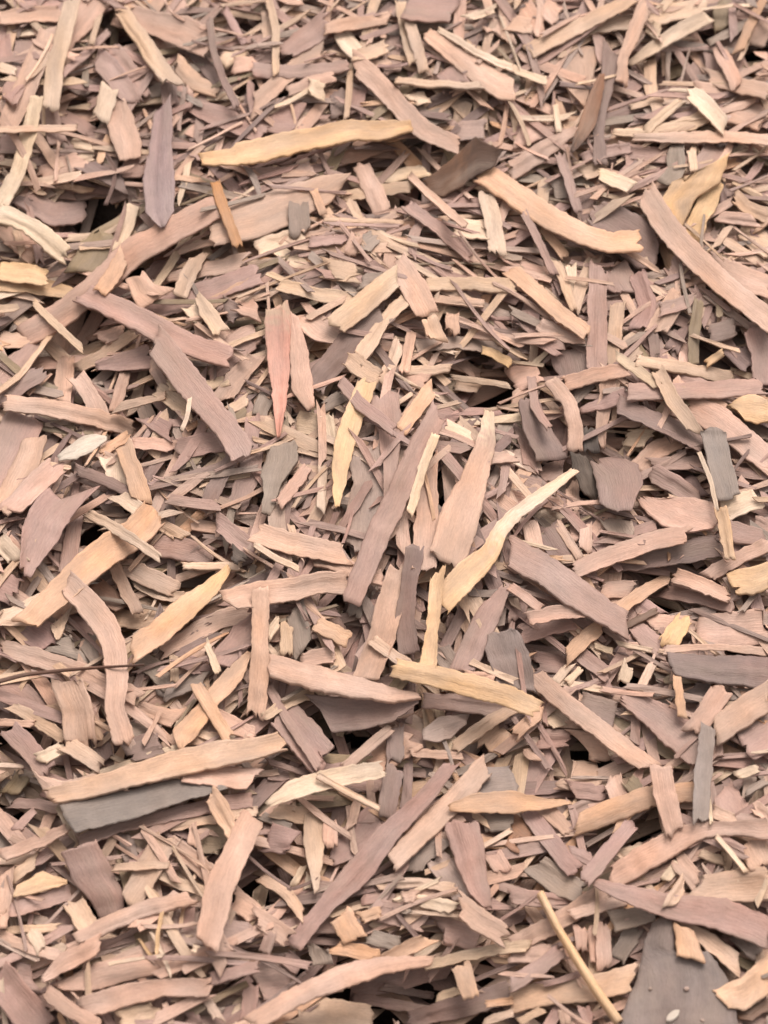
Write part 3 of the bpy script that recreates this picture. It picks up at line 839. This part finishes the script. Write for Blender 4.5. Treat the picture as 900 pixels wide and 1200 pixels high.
m6 430,175,60 330,270,110 268,332,38
p8 812,-15,60 720,90,70 620,190,70 478,328,36 ; parallel pink strip ; pink strip lying parallel and close to the great mauve strip
o9 678,140,18 780,120,60 900,120,70 1000,125,40 1108,118,12 ; orange spindle chip ; orange-tan spindle chip pointed at both ends
c8 38,128,18 140,70,60 260,40,62 445,2,38 ; pale cream blade ; pale cream-orange blade with a thin stick across it
t9 215,25,14 320,85,20 435,142,16 ; short thin stick ; short thin tan stick laid across the pale cream blade
d8 492,-5,50 470,80,60 460,175,50
m8 R 658,188 700,330 750,450 800,492 / 772,168 800,280 816,390 832,482 ; split mauve chip ; mauve chip with a split top hanging below the orange spindle
s6 770,55,90 905,38,90
g5 800,182,70 905,180,60
G6 620,305,48 680,370,82 735,455,38
c7 562,465,38 640,478,44 705,492,28
t6 420,410,38 560,400,30 705,422,28
p7 512,452,30 560,448,36
g6 662,248,38 590,300,60 548,365,38
o8 R 262,542 310,620 / 332,488 392,592 ; orange cut block ; small orange block with cleanly cut corners under the great mauve strip
o7 368,525,40 438,502,28
p9 -10,885,40 150,800,62 330,730,72 470,690,50 625,668,24 ; long pink runner ; long pink strip running below the orange cut block
o8 438,685,38 540,630,46 615,598,28
t8 590,695,18 740,660,32 880,632,38 960,625,30
o7 268,630,28 340,640,50 425,662,26
g7 215,625,58 235,690,62 ; pale grey lump ; pale grey lump between the orange cut block and the long pink runner
t6 248,722,38 305,712,38
p6 -8,515,48 60,560,60 115,602,38
m6 55,575,28 28,655,38
m5 -10,740,150 125,732,100
t5 150,850,60 280,870,100 410,882,60
t7 15,380,38 100,430,40 162,512,16
c7 132,415,24 168,345,22
c6 178,425,22 188,375,20
t6 205,150,55 205,260,68 212,435,14
p6 262,180,40 260,270,50
p7 358,110,24 332,212,30
g5 18,165,28 125,212,28
m5 35,240,90 140,262,50
t5 58,150,40 188,172,50
p8 715,475,58 790,540,72 885,592,38
m5 640,565,90 785,592,90
m4 430,500,70 605,542,70
g5 395,590,50 505,622,38
o8 720,690,60 740,755,62 755,808,24
c7 635,808,26 715,780,24
m6 335,808,28 480,830,35 625,857,22
d5 440,770,24 625,800,24
d7 520,905,50 620,860,60 760,830,70 905,775,60
o7 808,830,18 905,818,25
t7 798,892,18 905,858,25
m5 100,660,50 160,710,50
m3 480,440,60 380,450,50
p6 830,300,60 870,360,40
T 2 3
p7 -10,622,40 150,550,60 335,428,50
p8 345,392,58 480,310,82 600,240,72 680,215,46 800,210,40 910,215,40 ; bent pale strip ; long bent pale strip levelling out towards its far end
S8 R 500,520 466,600 440,740 400,830 372,900 365,980 / 570,522 572,650 690,640 762,740 792,860 805,980 ; large dark slate ; large dark slate-grey piece speckled with tiny pale flecks
o9 R 568,545 576,600 580,665 / 640,572 660,620 682,682 ; pinkish cut tab ; small pinkish tab overlapping the top of the large dark slate
t8 578,530,18 680,600,50 800,695,58
m8 288,395,28 420,450,60 560,490,82 720,510,100 910,575,90 ; long mauve slab ; long mauve slab passing across the top of the large dark slate
p7 645,425,60 780,415,100 910,400,100
o9 R 708,780 800,740 905,645 / 760,842 820,852 905,792 ; blocky tan chunk ; blocky tan chunk overlapping the side of the large dark slate
b6 R 760,835 830,855 905,800 / 790,880 840,890 905,850
o8 228,198,28 330,155,72 450,110,72 540,90,60 655,80,58 ; pale orange strip ; pale orange-tan strip crossed by an upright pink chip
p9 520,-10,60 540,100,70 572,222,38 ; upright pink chip ; upright pink chip crossing the pale orange strip
s9 690,-150,40 672,0,55 662,198,50 ; narrow slate upright ; narrow slate-grey upright strip above the bent pale strip
m7 55,145,48 130,250,60 225,362,48
p7 98,125,48 205,225,48
m8 425,195,38 350,280,50 255,395,48
p6 185,20,90 305,20,70
m6 205,70,38 325,90,50
m5 200,155,38 345,95,38
g6 75,335,48 170,400,80 245,442,38
m6 198,290,28 285,322,38
c7 535,395,22 585,335,35
t8 552,485,38 605,395,38
p7 205,515,28 300,490,40 405,460,28
g7 R 340,500 430,488 508,510 / 360,578 420,560 502,540
g6 432,560,58 370,675,36
p6 238,550,36 246,645,38
p6 278,560,28 292,685,30
p6 318,545,38 326,700,50
p6 -8,650,38 100,650,60 185,650,26
m7 -8,765,38 100,700,50 175,638,28
t6 R -8,772 150,742 300,720 448,675 / -8,862 140,832 300,822 422,790 ; wide tan shelf chip ; wide tan chip lying level beneath the straw stalk
y9 100,440,15 160,560,22 240,690,26 310,800,28 378,895,28 ; straw stalk ; straight yellow straw stalk lying on top of the chips
c8 690,85,12 702,195,12
c8 718,238,14 824,364,16
p6 705,150,38 800,195,38
p8 848,128,38 910,175,38
c8 785,28,26 865,0,28
g6 818,90,18 905,38,24
m4 740,80,80 790,170,90
p7 575,315,58 655,405,58
t6 660,300,28 745,322,28
p5 840,260,80 880,340,90
g6 775,560,58 865,655,48
p7 350,30,58 382,115,48
O5 410,40,50 450,90,50
m5 -8,450,38 100,460,50 205,465,18
B3 -8,200,120 60,250,100
G9 480,773,11 491,777,11 ; tiny pale fleck ; tiny pale fleck on the large dark slate
G9 604,775,13 624,776,14 ; tiny pale fleck ; tiny pale fleck on the large dark slate
C9 543,890,20 587,852,26 ; larger pale fleck ; larger whitish fleck lying on the large dark slate
G9 663,885,10 677,888,10 ; tiny pale fleck ; tiny pale fleck on the large dark slate
t6 20,892,14 110,850,28
p6 180,850,30 190,905,34
m6 250,840,36 280,905,40
"""

# ------------------------------------------------------------------ the chips one can tell apart, laid on the litter from the lowest to the topmost
def resample(pts, n):
    pts = np.asarray(pts, float)
    s = np.r_[0, np.cumsum(np.linalg.norm(np.diff(pts[:, :2], axis=0), axis=1))]
    t = np.linspace(0, s[-1], n)
    return np.stack([np.interp(t, s, pts[:, k]) for k in range(pts.shape[1])], -1), s[-1]
def smooth(a, n=1):
    for _ in range(n):
        b = a.copy(); b[1:-1] = (a[:-2] + 2 * a[1:-1] + a[2:]) / 4; a = b
    return a
def parse():
    out = []; ox = oy = 0
    for line in CHIPS.strip().splitlines():
        if line.startswith('T '):
            _, a, b = line.split(); ox, oy = int(a) * 300, int(b) * 300; continue
        q = [s.strip() for s in line.split(';')]
        tok = q[0].split()
        d = dict(code=tok[0][0], layer=int(tok[0][1]), ref=q[1] if len(q) > 1 else None, label=q[2] if len(q) > 2 else None)
        conv = lambda s: [float(v) for v in s.split(',')]
        if tok[1] == 'R':
            k = tok.index('/')
            l = np.array([conv(s) for s in tok[2:k]]); r = np.array([conv(s) for s in tok[k + 1:]])
            l, r = l / 3 + [ox, oy], r / 3 + [ox, oy]
            length = max(np.linalg.norm(np.diff(l, axis=0), axis=1).sum(), np.linalg.norm(np.diff(r, axis=0), axis=1).sum())
            n = int(np.clip(length / 4, 8, 56))
            l, _ = resample(l, n); r, _ = resample(r, n); d['rail'] = True
        else:
            p = np.array([conv(s) for s in tok[1:]]) / 3; p[:, :2] += [ox, oy]
            length = np.linalg.norm(np.diff(p[:, :2], axis=0), axis=1).sum()
            n = int(np.clip(length / 4, 7, 56))
            wmax = p[:, 2].max()
            for k in (0, -1):                          # most pieces are cut or snapped off square
                if p[k, 2] > 0.36 * wmax: p[k, 2] += 0.7 * (wmax - p[k, 2])
            p, length = resample(p, n); p = smooth(p, max(1, n // 12)); p[:, 2] *= 1.13
            t = np.gradient(p[:, :2], axis=0); t /= np.linalg.norm(t, axis=1)[:, None]
            nn = np.c_[-t[:, 1], t[:, 0]]
            l = p[:, :2] - nn * p[:, 2:3] / 2; r = p[:, :2] + nn * p[:, 2:3] / 2; d['rail'] = False
        d.update(l=l, r=r, length=length, width=float(np.linalg.norm(l - r, axis=1).mean()), mid=((l + r) / 2))
        d['area'] = d['length'] * d['width']; d['c'] = d['mid'].mean(0)
        out.append(d)
    return out
chips = parse()
PX = 0.351 / 900

def rough_edges(d):
    l, r = d['l'].copy(), d['r'].copy(); n = len(l)
    w = np.linalg.norm(l - r, axis=1)[:, None]; ac = (r - l) / np.maximum(w, 1e-3)
    amp = np.minimum(w * 0.10, 1.5) * (0.9 if d['rail'] else 1.0)
    for e, s in ((l, 1), (r, -1)):
        e += ac * s * (amp * (0.20 * wobble(n, 6)[:, None] + 0.30 * wobble(n, 2)[:, None] + 0.28 * rng.normal(0, 1, (n, 1))))
    return l, r
def make_chip(d):
    special = d['ref'] in ('straw stalk', 'thin dark twig')
    if d['ref'] and 'fleck' in d['ref']:               # a crumb: rounded outline
        k = np.linspace(0, 1, len(d['l']))[:, None]; e = np.sqrt(np.clip(1 - (2 * k - 1) ** 2, 0.03, 1)); m = (d['l'] + d['r']) / 2
        d['l'], d['r'] = m + (d['l'] - m) * e, m + (d['r'] - m) * e; special = True
    l, r = (d['l'], d['r']) if special else rough_edges(d)
    vc = rng.uniform(0.25, 0.72)                       # where the piece is split along its grain
    VCOL = np.array([0, 0.07, vc * 0.55 + 0.03, vc - 0.02, vc + 0.02, vc * 0.45 + 0.53, 0.93, 1.0])
    n = len(l); nv = len(VCOL)
    P2 = l[:, None] * (1 - VCOL)[None, :, None] + r[:, None] * VCOL[None, :, None]
    if not special:
        tang = np.gradient(d['mid'], axis=0); tang /= np.linalg.norm(tang, axis=1)[:, None] + 1e-9
        for k, sgn in ((0, -1), (-1, 1)):              # torn, slanting ends
            w = np.linalg.norm(l[k] - r[k])
            slant = (VCOL - 0.5) * rng.normal(0, 0.55 if not d['rail'] else 0.06) * w
            torn = rng.normal(0, min(0.10 * w, 2.0), nv) * (0.6 if d['rail'] else 1)
            if rng.random() < 0.28 and w > 8:          # a fork or a splinter left standing
                torn += np.where(rng.random(nv) < 0.4, -sgn * rng.uniform(0.12, 0.35) * w, 0)
            off = (slant + torn)[:, None] * tang[k]
            P2[k] += off; P2[1 if k == 0 else -2] += off * 0.4
    x, y = P2[..., 0], P2[..., 1]
    h = H[hidx(*on_plane(np.array([d['c'][0]]), np.array([d['c'][1]]), 0, 0, 0, 0, 0)[:, :2].T)][0]
    z0, gx, gy, cx, cy = h, 0, 0, 0, 0
    wob = rng.normal(0, 0.02 if d['ref'] else 0.05, 2)
    pct = {9: 98, 8: 94, 7: 90, 6: 88}.get(d['layer'], 84)
    if d['ref'] and d['layer'] >= 6: pct = 98
    th = (0.0003 + 0.0006 * rng.random()) * (1.25 if d['width'] > 22 else 1)
    for _ in range(3):
        Q = on_plane(x, y, z0 + th, gx, gy, cx, cy)
        z0, gx, gy, cx, cy = rest(Q[..., 0].ravel(), Q[..., 1].ravel(), wob, pct, 0.40)
    Q = on_plane(x, y, z0 + th, gx, gy, cx, cy)
    nrm = np.array([-gx, -gy, 1.0]); nrm /= np.linalg.norm(nrm)
    Lm, Wm = d['length'] * PX, d['width'] * PX
    u = np.linspace(-1, 1, n)[:, None]; v = (VCOL * 2 - 1)[None, :]
    if special:
        hgt = Wm * 0.5 * np.sqrt(np.clip(1 - v ** 2, 0, 1)) * np.ones_like(u); th = Wm * 0.4; hgt = hgt * (0.25 if 'fleck' in d['ref'] else 1)
    else:
        hgt = rng.normal(0, 0.016) * Lm * (u ** 2 - 0.4) + rng.normal(0.02, 0.045) * Wm * (v ** 2 - 0.5) + rng.normal(0, 0.05) * Wm * u * v
        hgt = hgt + 0.00022 * (wobble(n, 3)[:, None] + 0.7 * wobble(nv, 2)[None, :]) + rng.normal(0, 0.00005, (n, nv))
    if not special and d['width'] > 9 and rng.random() < 0.6:
        a = rng.uniform(-1.3, 0.2); b = a + rng.uniform(0.6, 2.2)
        win = np.clip((u - a) * 5, 0, 1) * np.clip((b - u) * 5, 0, 1)
        hgt = hgt - win * np.where(v > vc * 2 - 1, 1, 0) * rng.uniform(0.0002, 0.0007) * rng.choice([1, -0.8])
    Q = Q + nrm * hgt[..., None]
    U = np.linspace(0, Lm, n)[:, None] * np.ones((1, nv)); V = (VCOL - 0.5)[None, :] * np.linalg.norm(Q[:, -1] - Q[:, 0], axis=1)[:, None]
    col = base_colour(d['code'])
    vv, ff, uv, sm = thicken(Q, nrm, th, U, V, 0.0)
    if d['ref'] in TWO:                                # a piece of two kinds of wood or bark
        code, at, soft = TWO[d['ref']]
        k = np.clip((np.linspace(0, 1, n)[:, None] + rng.normal(0, 0.05, (n, nv)) - at) / soft + 0.5, 0, 1)[..., None]
        g2 = (col * (1 - k) + base_colour(code, 0.02) * k).reshape(-1, 3); col = np.concatenate([g2, g2])
    stamp(Q, th)
    return vv, ff, uv, col, sm
TWO = {'dark brown bark flake': ('q', 0.52, 0.2), 'long tan paddle chip': ('p', 0.16, 0.1), 'cream-tipped plank': ('t', 0.2, 0.15),
       'cream stick': ('y', 0.55, 0.2), 'brown pointed blade': ('q', 0.8, 0.2), 'reddish-pink pointed chip': ('r', 0.12, 0.2), 'long pale diagonal strip': ('p', 0.4, 0.3),
       'ragged yellow-tan strip': ('o', 0.5, 0.4), 'long slate-blue piece': ('d', 0.75, 0.4)}

MAT = {'b': BARK, 'B': BARK, 'k': BARK, 's': SLATE, 'S': SLATE, 'g': SLATE}
order = sorted(range(len(chips)), key=lambda i: (chips[i]['layer'], i))
geo = {}
SLIVERS = {5: (320, 0.055, 0.0065), 6: (400, 0.055, 0.0065), 7: (380, 0.050, 0.0055), 8: (170, 0.040, 0.0036)}
for i in order:
    if chips[i]['layer'] in SLIVERS:                   # narrow shreds that fell between the lower and the upper pieces
        if chips[i]['layer'] in (6, 7):                # the fan of narrow upright shreds in the middle of the bed
            c0 = on_plane(np.array(455), np.array(630), 0, 0, 0, 0, 0)
            scatter(70, (0.024, 0.060), (0.003, 0.008), (0.0004, 0.0008), litter, 0.1, box=(c0[0] - 0.05, c0[0] + 0.055, c0[1] - 0.05, c0[1] + 0.055), smax=0.35, pct=85)
        k, lmax, wmax = SLIVERS.pop(chips[i]['layer'])
        scatter(k, (0.016, lmax), (0.0014, wmax), (0.0003, 0.0007), litter, 0.15, box=FRAME, smax=0.45, pct=88)
    geo[i] = make_chip(chips[i])

# which of them are things of their own: every one with a name of its own, then the largest, about 300 in all
inframe = lambda d: -5 < d['c'][0] < 905 and -5 < d['c'][1] < 1205
score = {i: (1e9 if d['ref'] else 0) + d['area'] * (0.35 + 0.1 * d['layer']) * (1 if inframe(d) else 0.5) for i, d in enumerate(chips)}
single = set(sorted(score, key=lambda i: -score[i])[:302])

# ------------------------------------------------------------------ names, labels
marks = [i for i in single if chips[i]['ref'] and 'fleck' not in chips[i]['ref']]
def shape_words(d):
    L, W = d['length'], d['width']; ratio = L / max(W, 1)
    size = 'long' if L > 105 else ('short' if L < 52 else '')
    wid = 'thin' if W < 7.5 else ('narrow' if W < 13 else ('broad' if W > 25 else ''))
    m = d['mid']; chord = np.linalg.norm(m[-1] - m[0]); bent = 'bent ' if chord < 0.965 * L else ''
    e0 = np.linalg.norm(d['l'][1] - d['r'][1]); e1 = np.linalg.norm(d['l'][-2] - d['r'][-2]); mx = np.linalg.norm(d['l'] - d['r'], axis=1).max()
    tap = 'pointed ' if min(e0, e1) < 0.55 * mx and W > 8 else ''
    noun = 'splinter' if ratio > 9 else ('strip' if ratio > 4.2 else ('chip' if ratio > 2.2 else 'flake'))
    return ' '.join((size + ' ' + wid + ' ' + bent + tap + WORDS[d['code']] + ' ' + noun).split())
def gap(a, b):
    return np.linalg.norm(a['mid'][:, None] - b['mid'][None], axis=2).min() - (a['width'] + b['width']) / 2
used = {}
labels = {}
for i in single:
    if chips[i]['label']: labels[i] = chips[i]['label']; used[labels[i]] = i
for i in sorted(single):
    if i in labels: continue
    d = chips[i]
    near = sorted(((gap(d, chips[k]), k) for k in marks if k != i))[:4]
    w = shape_words(d); cand = []
    g0, k0 = near[0]; A = chips[k0]
    if g0 < -2: rel = 'lying across' if d['layer'] > A['layer'] else ('tucked under' if d['layer'] < A['layer'] else 'touching')
    elif g0 < 14: rel = 'beside'
    else: rel = 'near'
    cand.append(f"{w} {rel} the {A['ref']}")
    for g, k in near[1:]: cand.append(f"{w} between the {A['ref']} and the {chips[k]['ref']}")
    for c in cand:
        if c not in used and len(c.split()) <= 16: break
    labels[i] = c; used[c] = i

NAMES = {'straw stalk': ('straw_stalk', 'straw'), 'thin dark twig': ('twig', 'twig'), 'dark brown bark flake': ('bark_flake', 'bark'),
         'brown pointed blade': ('bark_flake', 'bark'), 'curled charcoal chip': ('charred_chip', 'charred chip'),
         'small charcoal nugget': ('charred_chip', 'charred chip'), 'olive stalk piece': ('plant_stalk', 'stalk')}
loose = {}
for i in order:
    d = chips[i]; vv, ff, uv, col, sm = geo[i]
    mat = MAT.get(d['code'], WOOD)
    if i in single:
        s = Soup(); s.add(vv, ff, uv, col, sm)
        name, cat = NAMES.get(d['ref'], ('wood_splinter', 'wood splinter') if d['length'] / d['width'] > 9 else ('wood_chip', 'wood chip'))
        if d['ref'] and 'fleck' in d['ref']: name, cat = 'pale_fleck', 'fleck'
        org = vv.mean(0); org[2] = vv[:, 2].min()
        o = s.build(name, mat, org)
        o['label'] = labels[i]; o['category'] = cat
        o['group'] = {'wood_chip': 'wood chips lying on the mulch bed', 'wood_splinter': 'wood splinters lying on the mulch bed',
                      'pale_fleck': 'pale flecks on the large dark slate'}.get(name, 'odd pieces among the wood chips')
    else:
        litter.add(vv, ff, uv, col, sm)
lo = litter.build('wood_mulch', WOOD)
lo['kind'] = 'stuff'; lo['label'] = 'deep bed of small weathered wood chips filling every gap'; lo['category'] = 'mulch'
